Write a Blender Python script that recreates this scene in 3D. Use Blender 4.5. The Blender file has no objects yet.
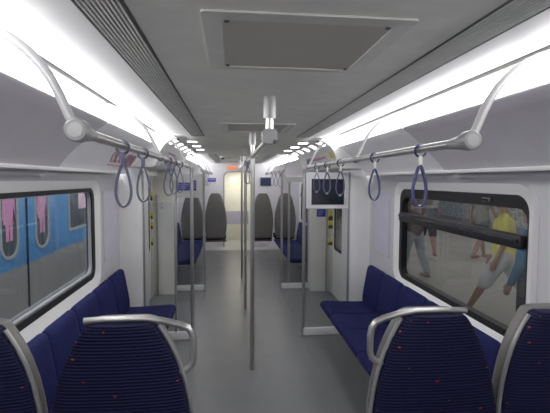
import bpy, bmesh, math, random
from mathutils import Vector, Matrix
random.seed(7)
S = bpy.context.scene
COL = S.collection
PI = math.pi
CX = 0.1964           # camera sits this far left of the aisle's centre line
MID = 5.65            # centre of the door bay: the carriage is symmetric about it

# ------------------------------------------------------------------ materials
def mat(name, col, rough=0.5, metal=0.0, noise=0.06, nscale=8.0, bump=0.0, bscale=60.0, spec=0.5, emit=None, estr=0.0):
    m = bpy.data.materials.new(name); m.use_nodes = True
    nt = m.node_tree; nt.nodes.clear()
    out = nt.nodes.new('ShaderNodeOutputMaterial'); b = nt.nodes.new('ShaderNodeBsdfPrincipled')
    nt.links.new(b.outputs[0], out.inputs[0])
    tc = nt.nodes.new('ShaderNodeTexCoord'); n = nt.nodes.new('ShaderNodeTexNoise')
    n.inputs['Scale'].default_value = nscale; n.inputs['Detail'].default_value = 4
    nt.links.new(tc.outputs['Object'], n.inputs['Vector'])
    r = nt.nodes.new('ShaderNodeValToRGB')
    c = Vector(col[:3])
    r.color_ramp.elements[0].position = .3; r.color_ramp.elements[1].position = .7
    r.color_ramp.elements[0].color = (*[max(0, v*(1-noise)) for v in c], 1)
    r.color_ramp.elements[1].color = (*[min(1, v*(1+noise)) for v in c], 1)
    nt.links.new(n.outputs['Fac'], r.inputs[0]); nt.links.new(r.outputs[0], b.inputs['Base Color'])
    b.inputs['Roughness'].default_value = rough; b.inputs['Metallic'].default_value = metal
    b.inputs['Specular IOR Level'].default_value = spec
    if bump > 0:
        n2 = nt.nodes.new('ShaderNodeTexNoise'); n2.inputs['Scale'].default_value = bscale
        nt.links.new(tc.outputs['Object'], n2.inputs['Vector'])
        bp = nt.nodes.new('ShaderNodeBump'); bp.inputs['Strength'].default_value = bump; bp.inputs['Distance'].default_value = .01
        nt.links.new(n2.outputs['Fac'], bp.inputs['Height']); nt.links.new(bp.outputs[0], b.inputs['Normal'])
    if emit:
        b.inputs['Emission Color'].default_value = (*emit, 1); b.inputs['Emission Strength'].default_value = estr
    return m

def mat_fabric(name, base, line, flecks=True, pitch=0.0114):
    m = bpy.data.materials.new(name); m.use_nodes = True
    nt = m.node_tree; nt.nodes.clear(); N = nt.nodes.new; L = nt.links.new
    out = N('ShaderNodeOutputMaterial'); b = N('ShaderNodeBsdfPrincipled'); L(b.outputs[0], out.inputs[0])
    b.inputs['Roughness'].default_value = .95; b.inputs['Specular IOR Level'].default_value = .15
    tc = N('ShaderNodeTexCoord'); sx = N('ShaderNodeSeparateXYZ'); L(tc.outputs['Object'], sx.inputs[0])
    mu = N('ShaderNodeMath'); mu.operation = 'MULTIPLY'; mu.inputs[1].default_value = 2*PI/pitch; L(sx.outputs['Z'], mu.inputs[0])
    si = N('ShaderNodeMath'); si.operation = 'SINE'; L(mu.outputs[0], si.inputs[0])
    mr = N('ShaderNodeMapRange'); mr.inputs[1].default_value = -1; mr.inputs[2].default_value = 1; L(si.outputs[0], mr.inputs[0])
    mx = N('ShaderNodeMix'); mx.data_type = 'RGBA'; L(mr.outputs[0], mx.inputs[0])
    mx.inputs[6].default_value = (*line, 1); mx.inputs[7].default_value = (*base, 1)
    last = mx.outputs[2]
    if flecks:
        v = N('ShaderNodeTexVoronoi'); v.inputs['Scale'].default_value = 19
        mp = N('ShaderNodeMapping'); mp.inputs['Scale'].default_value = (.75, 1, 1.5); L(tc.outputs['Object'], mp.inputs[0]); L(mp.outputs[0], v.inputs['Vector'])
        lt = N('ShaderNodeMath'); lt.operation = 'LESS_THAN'; lt.inputs[1].default_value = .095; L(v.outputs['Distance'], lt.inputs[0])
        sc = N('ShaderNodeSeparateColor'); L(v.outputs['Color'], sc.inputs[0])
        gt = N('ShaderNodeMath'); gt.operation = 'GREATER_THAN'; gt.inputs[1].default_value = .25; L(sc.outputs[0], gt.inputs[0])
        an = N('ShaderNodeMath'); an.operation = 'MULTIPLY'; L(lt.outputs[0], an.inputs[0]); L(gt.outputs[0], an.inputs[1])
        rp = N('ShaderNodeValToRGB'); rp.color_ramp.elements[0].color = (.22, .015, .02, 1); rp.color_ramp.elements[1].color = (.26, .07, .02, 1)
        L(sc.outputs[1], rp.inputs[0])
        m2 = N('ShaderNodeMix'); m2.data_type = 'RGBA'; L(an.outputs[0], m2.inputs[0]); L(last, m2.inputs[6]); L(rp.outputs[0], m2.inputs[7])
        last = m2.outputs[2]
    L(last, b.inputs['Base Color'])
    bp = N('ShaderNodeBump'); bp.inputs['Strength'].default_value = .35; bp.inputs['Distance'].default_value = .004
    L(si.outputs[0], bp.inputs['Height']); L(bp.outputs[0], b.inputs['Normal'])
    return m

def mat_glass(name, tint=(.9, .93, .95), refl=.06):
    m = bpy.data.materials.new(name); m.use_nodes = True
    nt = m.node_tree; nt.nodes.clear(); N = nt.nodes.new; L = nt.links.new
    out = N('ShaderNodeOutputMaterial'); t = N('ShaderNodeBsdfTransparent'); g = N('ShaderNodeBsdfGlossy'); mx = N('ShaderNodeMixShader')
    t.inputs[0].default_value = (*tint, 1); g.inputs['Roughness'].default_value = .03
    lw = N('ShaderNodeLayerWeight'); lw.inputs['Blend'].default_value = .12
    mr = N('ShaderNodeMapRange'); mr.inputs[3].default_value = refl; mr.inputs[4].default_value = .5
    L(lw.outputs['Facing'], mr.inputs[0]); L(mr.outputs[0], mx.inputs[0])
    L(t.outputs[0], mx.inputs[1]); L(g.outputs[0], mx.inputs[2]); L(mx.outputs[0], out.inputs[0])
    return m

def mat_emit(name, col, s):
    m = bpy.data.materials.new(name); m.use_nodes = True
    nt = m.node_tree; nt.nodes.clear(); N = nt.nodes.new; L = nt.links.new
    out = N('ShaderNodeOutputMaterial'); e = N('ShaderNodeEmission'); e.inputs[1].default_value = s
    tc = N('ShaderNodeTexCoord'); n = N('ShaderNodeTexNoise'); n.inputs['Scale'].default_value = 2
    L(tc.outputs['Object'], n.inputs['Vector'])
    r = N('ShaderNodeValToRGB'); r.color_ramp.elements[0].color = (*[c*.97 for c in col], 1); r.color_ramp.elements[1].color = (*col, 1)
    L(n.outputs['Fac'], r.inputs[0]); L(r.outputs[0], e.inputs[0]); L(e.outputs[0], out.inputs[0])
    return m

def mat_perf(name, base, hole, scale):
    m = bpy.data.materials.new(name); m.use_nodes = True
    nt = m.node_tree; nt.nodes.clear(); N = nt.nodes.new; L = nt.links.new
    out = N('ShaderNodeOutputMaterial'); b = N('ShaderNodeBsdfPrincipled'); L(b.outputs[0], out.inputs[0]); b.inputs['Roughness'].default_value = .7
    tc = N('ShaderNodeTexCoord'); mp = N('ShaderNodeMapping'); mp.inputs['Rotation'].default_value = (0, 0, PI/4)
    L(tc.outputs['Object'], mp.inputs[0])
    v = N('ShaderNodeTexVoronoi'); v.inputs['Scale'].default_value = scale; v.inputs['Randomness'].default_value = 0
    L(mp.outputs[0], v.inputs['Vector'])
    r = N('ShaderNodeValToRGB'); r.color_ramp.elements[0].position = .36; r.color_ramp.elements[1].position = .44
    r.color_ramp.elements[0].color = (*hole, 1); r.color_ramp.elements[1].color = (*base, 1)
    L(v.outputs['Distance'], r.inputs[0]); L(r.outputs[0], b.inputs['Base Color'])
    return m

def mat_speckle(name, a, b_, scale=14):
    m = bpy.data.materials.new(name); m.use_nodes = True
    nt = m.node_tree; nt.nodes.clear(); N = nt.nodes.new; L = nt.links.new
    out = N('ShaderNodeOutputMaterial'); b = N('ShaderNodeBsdfPrincipled'); L(b.outputs[0], out.inputs[0]); b.inputs['Roughness'].default_value = .8
    tc = N('ShaderNodeTexCoord'); v = N('ShaderNodeTexVoronoi'); v.inputs['Scale'].default_value = scale; L(tc.outputs['Object'], v.inputs['Vector'])
    sc = N('ShaderNodeSeparateColor'); L(v.outputs['Color'], sc.inputs[0])
    r = N('ShaderNodeValToRGB'); r.color_ramp.elements[0].color = (*a, 1); r.color_ramp.elements[1].color = (*b_, 1)
    L(sc.outputs[0], r.inputs[0]); L(r.outputs[0], b.inputs['Base Color'])
    return m

M = dict(
    ceil=mat('ceiling_paint', (.87, .885, .80), .5),
    cove=mat('cove_white_panel', (.86, .86, .86), .5, noise=.02, emit=(1,1,1), estr=.10),  # faint even glow added to the white panel's own colour
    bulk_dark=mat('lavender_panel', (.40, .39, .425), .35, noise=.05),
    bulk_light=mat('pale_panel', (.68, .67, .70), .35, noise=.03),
    wall=mat('wall_panel', (.53, .52, .555), .4, noise=.03),
    header=mat('header_paint', (.66, .66, .67), .35, .1, noise=.02),
    white=mat('white_trim', (.80, .80, .80), .35, noise=.02),
    cream=mat('cream_pillar', (.82, .81, .74), .4, noise=.03),
    grey=mat('grey_plastic', (.30, .30, .31), .5),
    floor=mat('vinyl_floor', (.135, .138, .144), .34, noise=.10, nscale=3.0, spec=.45),
    floor_light=mat('gangway_floor', (.45, .45, .44), .4),
    joint=mat('floor_seam', (.13, .13, .135), .5),
    steel=mat('brushed_steel', (.44, .435, .42), .30, .9, noise=.04, nscale=30),
    alu=mat('satin_aluminium', (.29, .29, .29), .42, .5, noise=.03),
    darkslot=mat('dark_recess', (.09, .09, .085), .8),
    slat=mat('grille_slat', (.78, .78, .75), .5, .2),
    ventframe=mat('vent_frame', (.60, .60, .55), .5),
    perf=mat_perf('perforated_grille', (.56, .54, .46), (.10, .10, .08), 72),
    black=mat('black_rubber', (.004, .004, .005), .5, spec=.3),
    blackp=mat('black_panel', (.012, .014, .022), .12),
    fabric=mat_fabric('ribbed_navy_moquette', (.0085, .0095, .038), (.0025, .0027, .011)),
    bench=mat('blue_moquette', (.0095, .0115, .060), .95, noise=.22, nscale=70, spec=.1),
    shell=mat('grey_seat_shell', (.105, .10, .092), .45),
    trim=mat('silver_grey_edge', (.27, .27, .27), .4, .5),
    capmetal=mat('cap_metal', (.19, .19, .19), .45, .4),
    strap=mat('blue_strap', (.012, .017, .105), .55),
    strapgrey=mat('grey_blue_strap', (.050, .057, .115), .55),
    collar=mat('beige_collar', (.62, .59, .52), .5),
    arch=mat('pale_arch_tube', (.40, .40, .41), .40, .15, noise=.02),
    louvre=mat_emit('louvre_rib_glow', (1, .99, .98), 2.6),  # glow put on the header ribs to brighten the door bay
    glass=mat_glass('clear_glass', (.93, .94, .95), .02),
    winglass=mat_glass('window_glass', (.80, .82, .84), .035),
    light=mat_emit('light_diffuser', (1.0, .985, 1.0), 12.0),
    spot=mat_emit('ceiling_light_lens', (1.0, .99, .97), 10.0),
    led=mat_emit('orange_display', (1.0, .10, .02), 1.6),
    blue=mat('blue_sign', (.04, .045, .42), .4),
    bluepale=mat('pale_violet_sign', (.40, .38, .55), .5),
    red=mat('faded_red_print', (.52, .27, .32), .5),
    pink=mat('pink_print', (.75, .30, .50), .5),
    purple=mat('violet_print', (.28, .22, .45), .5),
    yellow=mat('yellow_sticker', (.75, .60, .05), .5),
    ink=mat('dark_print', (.03, .03, .04), .5),
    lav=mat('lavender_poster', (.50, .48, .60), .3),
    greend=mat('green_dot', (.05, .35, .12), .5),
    tblue=mat('train_blue', (.075, .26, .56), .35, noise=.05),
    tgrey=mat('train_grey', (.30, .29, .27), .45, noise=.08, nscale=3),
    tdark=mat('train_window_dark', (.05, .06, .065), .15),
    tpink=mat('train_pink_figure', (.62, .24, .44), .5),
    tpale=mat('train_pale_pink', (.68, .45, .52), .5),
    tframe=mat('train_window_frame', (.42, .45, .45), .4, .3),
    plat=mat('platform_concrete', (.33, .315, .285), .7, noise=.12, nscale=1.5),
    speckle=mat_speckle('speckled_wall', (.30, .30, .25), (.9, .89, .8), 13),
    skin=mat('skin', (.34, .19, .14), .6, noise=.05),
    hair=mat('black_hair', (.012, .010, .009), .6, bump=.3),
)

# ------------------------------------------------------------------ geometry helpers
class MB:
    def __init__(s): s.b = bmesh.new()
    def box(s, x0, x1, y0, y1, z0, z1, bev=0.0):
        b2 = bmesh.new()
        vs = [b2.verts.new(p) for p in ((x0,y0,z0),(x1,y0,z0),(x1,y1,z0),(x0,y1,z0),(x0,y0,z1),(x1,y0,z1),(x1,y1,z1),(x0,y1,z1))]
        for f in ((3,2,1,0),(4,5,6,7),(0,1,5,4),(1,2,6,5),(2,3,7,6),(3,0,4,7)): b2.faces.new([vs[i] for i in f])
        if bev > 0: bmesh.ops.bevel(b2, geom=b2.edges[:], offset=bev, segments=2, profile=.5, affect='EDGES')
        s._merge(b2); return s
    def _merge(s, b2):
        me = bpy.data.meshes.new('tmp'); b2.to_mesh(me); b2.free(); s.b.from_mesh(me); bpy.data.meshes.remove(me)
    def tube(s, pts, r, n=12, caps=True):
        pts = [Vector(p) for p in pts]; k = len(pts)
        rs = list(r) if hasattr(r, '__len__') else [r]*k
        tang = []
        for i in range(k):
            t = (pts[min(i+1, k-1)] - pts[max(i-1, 0)])
            tang.append(t.normalized() if t.length > 1e-9 else Vector((0, 0, 1)))
        a = Vector((0, 0, 1)) if abs(tang[0].z) < .9 else Vector((1, 0, 0))
        u = tang[0].cross(a).normalized(); rings = []
        for i in range(k):
            u = (u - tang[i]*u.dot(tang[i])).normalized(); v = tang[i].cross(u)
            rings.append([s.b.verts.new(pts[i] + rs[i]*(math.cos(2*PI*j/n)*u + math.sin(2*PI*j/n)*v)) for j in range(n)])
        for i in range(k-1):
            for j in range(n): s.b.faces.new([rings[i][j], rings[i][(j+1) % n], rings[i+1][(j+1) % n], rings[i+1][j]])
        if caps:
            s.b.faces.new(rings[0][::-1]); s.b.faces.new(rings[-1])
        return s
    def torus(s, c, R, r, axis='y', n=24, m=8, sx=1.0, sz=1.0):
        c = Vector(c); rings = []
        for i in range(n):
            t = 2*PI*i/n; ring = []
            for j in range(m):
                p = 2*PI*j/m; a = (R + r*math.cos(p)); q = (a*math.cos(t)*sx, r*math.sin(p), a*math.sin(t)*sz)
                if axis == 'x': q = (q[1], q[0], q[2])
                if axis == 'z': q = (q[0], q[2], q[1])
                ring.append(s.b.verts.new(c + Vector(q)))
            rings.append(ring)
        for i in range(n):
            for j in range(m): s.b.faces.new([rings[i][j], rings[i][(j+1) % m], rings[(i+1) % n][(j+1) % m], rings[(i+1) % n][j]])
        return s
    def loft(s, rings, close=True):
        R_ = [[s.b.verts.new(p) for p in r] for r in rings]; n = len(R_[0])
        for i in range(len(R_)-1):
            for j in range(n): s.b.faces.new([R_[i][j], R_[i][(j+1) % n], R_[i+1][(j+1) % n], R_[i+1][j]])
        if close: s.b.faces.new(R_[0][::-1]); s.b.faces.new(R_[-1])
        return s
    def sheet(s, prof, y0, y1, thick=0.0):
        """profile in (x,z) swept along Y; with thick>0 it is doubled along its normal"""
        a = [s.b.verts.new((x, y0, z)) for x, z in prof]; b = [s.b.verts.new((x, y1, z)) for x, z in prof]
        for i in range(len(prof)-1): s.b.faces.new([a[i], a[i+1], b[i+1], b[i]])
        return s
    def prism(s, poly, axis, a0, a1):
        """poly = list of 2-D points extruded along axis"""
        def P(p, a): return {'x': (a, p[0], p[1]), 'y': (p[0], a, p[1]), 'z': (p[0], p[1], a)}[axis]
        A = [s.b.verts.new(P(p, a0)) for p in poly]; B = [s.b.verts.new(P(p, a1)) for p in poly]; n = len(poly)
        s.b.faces.new(A[::-1]); s.b.faces.new(B)
        for i in range(n): s.b.faces.new([A[i], A[(i+1) % n], B[(i+1) % n], B[i]])
        return s
    def ring(s, outer, inner, axis, a0, a1, ia0=None, ia1=None):
        """frame between two loops of equal count"""
        if ia0 is None: ia0, ia1 = a0, a1
        def P(p, a): return {'x': (a, p[0], p[1]), 'y': (p[0], a, p[1]), 'z': (p[0], p[1], a)}[axis]
        L = [[s.b.verts.new(P(p, a)) for p in lp] for lp, a in ((outer, a0), (outer, a1), (inner, ia1), (inner, ia0))]
        n = len(outer)
        for q in range(4):
            A, B = L[q], L[(q+1) % 4]
            for i in range(n): s.b.faces.new([A[i], A[(i+1) % n], B[(i+1) % n], B[i]])
        return s
    def ellipsoid(s, c, rx, ry, rz, n=16, m=10):
        c = Vector(c); rings = []
        for i in range(1, m):
            t = PI*i/m
            rings.append([(c.x+rx*math.sin(t)*math.cos(2*PI*j/n), c.y+ry*math.sin(t)*math.sin(2*PI*j/n), c.z-rz*math.cos(t)) for j in range(n)])
        return s.loft(rings)
    def build(s, name, m, parent=None, loc=None, smooth=True):
        bmesh.ops.recalc_face_normals(s.b, faces=s.b.faces[:])
        me = bpy.data.meshes.new(name); s.b.to_mesh(me); s.b.free()
        o = bpy.data.objects.new(name, me); COL.objects.link(o); me.materials.append(M[m] if isinstance(m, str) else m)
        if smooth:
            me.polygons.foreach_set('use_smooth', [True]*len(me.polygons))
            try: me.set_sharp_from_angle(angle=math.radians(38))
            except Exception: pass
        if parent: o.parent = parent
        if loc is not None: o.location = loc
        return o

def rrect(a0, a1, b0, b1, r, n=6):
    pts = []
    for cx, cy, t0 in ((a1-r, b1-r, 0), (a0+r, b1-r, PI/2), (a0+r, b0+r, PI), (a1-r, b0+r, 1.5*PI)):
        for i in range(n+1):
            t = t0 + PI/2*i/n; pts.append((cx+r*math.cos(t), cy+r*math.sin(t)))
    return pts

def tag(o, label, cat, group=None, kind=None):
    o['label'] = label; o['category'] = cat
    if group: o['group'] = group
    if kind: o['kind'] = kind
    return o
def thing(name, label, cat, loc=(0, 0, 0), rotz=0, group=None):
    o = bpy.data.objects.new(name, None); COL.objects.link(o); o.empty_display_size = .05
    o.location = loc; o.rotation_euler = (0, 0, rotz)
    return tag(o, label, cat, group)
def struct(o): o['kind'] = 'structure'; return o
def dup(root, loc, rotz, label, group=None):
    r = root.copy(); COL.objects.link(r); r.location = loc; r.rotation_euler = (0, 0, rotz); r['label'] = label
    if group: r['group'] = group
    for ch in list(root.children):
        c = ch.copy(); COL.objects.link(c); c.parent = r
        for g in list(ch.children):
            d = g.copy(); COL.objects.link(d); d.parent = c
    return r
SIDE = {-1: 'left', 1: 'right'}
def arc(c, r0, r1, t0, t1, n, plane): return [plane(c[0]+r0*math.cos(t0+(t1-t0)*i/n), c[1]+r1*math.sin(t0+(t1-t0)*i/n)) for i in range(n+1)]

W = 1.36; ZC = 2.168
Y0, Y1 = -1.6, 11.0
WZ1 = 1.675; SILL = {-1: .905, 1: .86}          # windows
NB = (2.05, 3.75); FB = (2*MID-3.75, 2*MID-2.05)

# ------------------------------------------------------------------ setting
struct(MB().box(-1.42, 1.42, Y0, 10.5, -.06, 0).build('floor', 'floor'))
struct(MB().box(-1.42, 1.42, 10.5, 13.2, -.06, -.001).build('floor_gangway', 'floor_light'))
for i, sx in enumerate((-1, 1)):
    struct(MB().box(sx*.613-.003, sx*.613+.003, Y0, 10.5, -.01, .0012).build('trim_%d' % (40+i), 'joint'))
b = MB(); b.box(-.445, .445, Y0, Y1, ZC, ZC+.05)
struct(b.build('ceiling', 'ceil'))
# side ceilings: flat bit outside the linear grilles, then rise into the light trough
for sx in (-1, 1):
    nm = SIDE[sx]
    for k, (a, c) in enumerate(((Y0, 4.5), (6.8, Y1))):
        prof = [(.567, ZC), (.62, ZC), (.70, ZC+.012), (.80, ZC+.036), (.90, ZC+.064), (1.008, ZC+.092)]
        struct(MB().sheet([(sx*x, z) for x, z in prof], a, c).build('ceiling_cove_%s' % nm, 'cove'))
    b = MB(); b.sheet([(sx*x, z) for x, z in ((.445, ZC), (.58, ZC), (.75, ZC+.005))], 4.18, 7.12); struct(b.build('ceiling_door_bay_%s' % nm, 'ceil'))
    b = MB(); b.sheet([(sx*x, z) for x, z in ((.55, ZC+.001), (.80, ZC+.001), (1.40, ZC+.001))], 4.45, 6.85); struct(b.build('ceiling_door_bay_%s' % nm, 'ceil'))

    for y_ in (4.5, 6.78): struct(MB().box(min(sx*.70, sx*1.06), max(sx*.70, sx*1.06), y_, y_+.02, ZC, 2.31).build('trim_%d' % (70+int(y_)+sx), 'white'))

# linear slotted grilles in the ceiling
def grille(sx, a, c, label):
    L_ = c-a
    t = thing('ceiling_grille', label, 'air grille', (sx*.506, a, ZC), 0, 'slotted ceiling grilles')
    b = MB(); b.box(-.061, .061, 0, L_, .045, .055); b.box(-.061, -.055, 0, L_, -.003, .05); b.box(.055, .061, 0, L_, -.003, .05)
    b.box(-.061, .061, L_-.006, L_, -.003, .05); b.build('channel', 'darkslot', t)
    for i in range(9):
        x = -.048+.012*i
        s_ = MB(); s_.prism([(x-.0035, -.004), (x+.0020, -.004), (x+.0035, .02), (x-.002, .02)], 'y', 0.002, L_-.008); s_.build('slat', 'slat', t)
grille(-1, Y0, 4.15, 'long slotted grey ceiling grille over the left seats, nearest')
grille(1, Y0, 4.15, 'long slotted grey ceiling grille over the right seats, nearest')
grille(-1, 7.15, 10.9, 'slotted grey ceiling grille on the left beyond the door bay')
grille(1, 7.15, 10.9, 'slotted grey ceiling grille on the right beyond the door bay')

# perforated ceiling vents
def vent(y, label):
    t = thing('ceiling_vent', label, 'air vent', (0.01, y, ZC), 0, 'perforated ceiling vents')
    hx, hy = .280, .27
    MB().ring(rrect(-hx, hx, -hy, hy, .012), rrect(-hx+.052, hx-.052, -hy+.045, hy-.045, .012), 'z', -.001, -.007, -.001, -.010).build('frame', 'ventframe', t)
    MB().box(-hx+.05, hx-.05, -hy+.043, hy-.043, -.006, -.002).build('perforated_sheet', 'perf', t)
    for sx_ in (-1, 1):
        for sy_ in (-1, 1):
            MB().tube([(sx_*(hx-.064), sy_*(hy-.055), -.006), (sx_*(hx-.064), sy_*(hy-.055), -.011)], .007, 8).build('screw', 'ink', t)
vent(1.345, 'large perforated square ceiling vent closest to the viewer')
vent(3.43, 'perforated ceiling vent behind the first ceiling hanger, second from viewer')
vent(7.87, 'perforated ceiling vent just past the door bay')
vent(9.86, 'farthest perforated ceiling vent near the end wall')

# luminous panels and bulkheads
k = 0
for sx in (-1, 1):
    for a, c, far in ((Y0, 4.5, 0), (6.8, Y1, 1)):
        t = thing('light_panel', 'bright white strip light panel along the %s side, %s' % (SIDE[sx], 'far half of the carriage' if far else 'near half of the carriage'), 'light', (0, a, 0), 0, 'luminous strips')
        prof = [(1.018, 2.262), (1.008, 2.22), (.995, 2.165), (.980, 2.108)]
        MB().sheet([(sx*x, z) for x, z in prof], 0, c-a).build('diffuser', 'light', t)
        MB().box(min(sx*.968, sx*1.006), max(sx*.968, sx*1.006), 0, c-a, 2.230, 2.250).build('seam_strip', 'darkslot', t)
        cuts = [Y0, 0.3, 2.8, 4.5] if not far else [6.8, 8.5, Y1]
        for j in range(len(cuts)-1):
            y_a, y_b = cuts[j], cuts[j+1]
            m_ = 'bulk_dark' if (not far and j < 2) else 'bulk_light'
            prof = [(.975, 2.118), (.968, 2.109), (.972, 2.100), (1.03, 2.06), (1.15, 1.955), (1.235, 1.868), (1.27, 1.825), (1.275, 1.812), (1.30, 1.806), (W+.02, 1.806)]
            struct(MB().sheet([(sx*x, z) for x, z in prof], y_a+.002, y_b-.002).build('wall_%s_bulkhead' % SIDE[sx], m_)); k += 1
        struct(MB().box(min(sx*1.262, sx*1.285), max(sx*1.262, sx*1.285), a, c, 1.800, 1.822, .004).build('trim_%d' % (10+k), 'white'))

# walls with window openings
def wallseg(sx, y_a, y_b, win, nm):
    WZ0 = SILL[sx]
    b = MB(); ys = [y_a, win[0]-.02, win[1]+.02, y_b]; zs = [0, WZ0-.02, WZ1+.02, 1.83]
    for i in range(3):
        for j in range(3):
            if i == 1 and j == 1: continue
            x0, x1 = sorted((sx*W, sx*(W+.05))); b.box(x0, x1, ys[i], ys[i+1], zs[j], zs[j+1])
    struct(b.build(nm, 'wall', smooth=False))
for sx in (-1, 1):
    wallseg(sx, .2, 4.95, NB, 'wall_%s' % SIDE[sx])
    wallseg(sx, 6.35, 10.99, FB, 'wall_%s_far' % SIDE[sx])
    x0, x1 = sorted((sx*W, sx*(W+.05)))
    struct(MB().box(x0, x1, Y0, .2, 0, 1.83).build('wall_%s_behind' % SIDE[sx], 'wall'))
struct(MB().box(-1.42, 1.42, Y0-.06, Y0, -.06, 2.3).build('wall_back', 'wall'))

# windows
def window(n, sx, win, transom):
    t = bpy.data.objects.new('window_%d' % n, None); COL.objects.link(t); t.location = (sx*W, 0, 0); t['kind'] = 'structure'
    a, c = win; X = lambda d: sx*d; WZ0 = SILL[sx]
    MB().ring(rrect(a-.065, c+.065, .832, WZ1+.06, .13, 8), rrect(a+.008, c-.008, WZ0+.008, WZ1-.008, .10, 8), 'x', X(.012), X(-.034), X(.03), X(-.002)).build('surround', 'white', t)
    top = .075 if transom else .03
    MB().ring(rrect(a, c, WZ0, WZ1, .105, 8), rrect(a+(.018 if transom else .05), c-.05, WZ0+.045, WZ1-top, .075, 8), 'x', X(-.006), X(.05), X(-.002), X(.05)).build('frame', 'black', t)
    g = MB(); g.box(min(X(.036), X(.042)), max(X(.036), X(.042)), a+.03, c-.03, WZ0+.03, WZ1-.03); g.build('pane', 'winglass', t)
    if transom:
        MB().box(min(X(-.03), X(.034)), max(X(-.03), X(.034)), a+.03, c-.03, 1.383, 1.46, .01).build('transom', 'black', t)
        MB().tube([(X(-.034), a+.05, 1.43), (X(-.034), c-.05, 1.43)], .010, 8).build('latch_rail', 'blackp', t)
        MB().box(min(X(-.008), X(-.02)), max(X(-.008), X(-.02)), 2.38, 2.46, 1.625, 1.650, .006).build('catch', 'grey', t)
    else:
        MB().ring(rrect(a+.05, c-.05, WZ0+.045, WZ1-.03, .075, 8), rrect(a+.058, c-.058, WZ0+.055, WZ1-.036, .07, 8), 'x', X(.01), X(.034)).build('inner_gasket', 'grey', t)
window(1, -1, NB, False); window(2, 1, NB, True); window(3, -1, FB, False); window(4, 1, FB, True)
# pale framed wall panels between window and door
for sx, a, c, lb in ((-1, 4.0, 4.46, 'pale lavender framed wall panel left of the door bay, above the last seat'), (1, 4.0, 4.46, 'pale lavender framed wall panel right of the door bay, above the last seat')):
    t = thing('wall_panel', lb, 'panel', (sx*W, a, 0))
    b = MB(); b.box(min(-sx*.001, -sx*.007), max(-sx*.001, -sx*.007), .012, c-a-.012, .995, 1.628); b.build('sheet', 'lav', t)
    MB().ring(rrect(0, c-a, .98, 1.64, .012), rrect(.014, c-a-.014, .994, 1.626, .008), 'x', -sx*.001, -sx*.010).build('border', 'wall', t)
t = MB().tube([(W-.0005, 2.99, 1.718), (W-.004, 2.99, 1.718)], .009, 12).build('sticker_dot', 'greend'); tag(t, 'tiny round green sticker on the wall above the right window', 'sticker')

# door bays: pillars, doors, headers
HP = [(.735, 2.172), (.785, 2.166), (.83, 2.145), (.875, 2.11), (.91, 2.06), (.935, 2.00), (.955, 1.94), (.968, 1.90), (.985, 1.882), (1.02, 1.876)]
def hp_at(s, off=0.0):
    d = [0]
    for i in range(len(HP)-1): d.append(d[-1]+math.dist(HP[i], HP[i+1]))
    s = max(0, min(.9999, s))*d[-1]
    for i in range(len(HP)-1):
        if s <= d[i+1]:
            f = (s-d[i])/(d[i+1]-d[i]); p = Vector(HP[i]).lerp(Vector(HP[i+1]), f); tg = (Vector(HP[i+1])-Vector(HP[i])).normalized()
            nrm = Vector((tg.y, -tg.x)); 
            if nrm.x > 0 and nrm.y > 0: nrm = -nrm
            return p+nrm*off, nrm
def header_patch(sx, ya, yb, s0, s1, off=.004, shift=0.0):
    b = MB(); n = 8; prof = []
    for i in range(n+1):
        p, _ = hp_at(s0+(s1-s0)*i/n, off); prof.append((sx*p.x, p.y))
    b.sheet(prof, ya, yb)
    bmesh.ops.solidify(b.b, geom=b.b.faces[:], thickness=.002)
    return b
HA, HB = 4.5, 6.8
for sx in (-1, 1):
    nm = SIDE[sx]
    b = MB(); b.prism([(sx*x, z) for x, z in HP]+[(sx*1.40, 1.876), (sx*1.40, 2.172)], 'y', HA, HB); struct(b.build('trim_%d' % (20+sx), 'header'))
    # lintel above the door leaves
    struct(MB().box(min(sx*1.26, sx*1.41), max(sx*1.26, sx*1.41), 4.95, 6.35, 1.80, 1.88).build('trim_%d' % (23+sx), 'cream'))
    # pillars either side of the doorway
    struct(MB().box(min(sx*1.13, sx*1.41), max(sx*1.13, sx*1.41), 4.59, 4.95, 0, 1.88, .012).build('wall_%s_door_pillar_near' % nm, 'white'))
    struct(MB().box(min(sx*1.045, sx*1.41), max(sx*1.045, sx*1.41), 6.46, 6.72, 0, 1.88, .012).build('wall_%s_door_pillar_far' % nm, 'cream'))
    struct(MB().box(min(sx*1.345, sx*1.41), max(sx*1.345, sx*1.41), 6.35, 6.46, 0, 1.88, .004).build('wall_%s_door_jamb' % nm, 'cream'))
    # the two sliding leaves
    for q, (ya, yb) in enumerate(((4.95, 5.648), (5.652, 6.35))):
        t = bpy.data.objects.new('door_%d' % ((2 if sx > 0 else 0)+q+1), None); COL.objects.link(t); t.location = (sx*1.365, ya, 0); t['kind'] = 'structure'
        w = yb-ya
        b = MB(); b.ring([(0, .0), (w, .0), (w, 1.80), (0, 1.80)], [(.13, .72), (w-.13, .72), (w-.13, 1.62), (.13, 1.62)], 'x', 0, sx*.03); b.build('leaf', 'cream', t, smooth=False)
        MB().ring(rrect(.11, w-.11, .70, 1.64, .08), rrect(.145, w-.145, .735, 1.605, .06), 'x', -sx*.006, sx*.01).build('window_gasket', 'black', t)
        MB().box(min(sx*.012, sx*.018), max(sx*.012, sx*.018), .12, w-.12, .71, 1.63).build('pane', 'winglass', t)
        yy = (w-.014) if q == 0 else .0
        MB().box(min(-sx*.004, sx*.03), max(-sx*.004, sx*.03), yy, yy+.014, 0, 1.80).build('rubber_edge', 'black', t)
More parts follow.
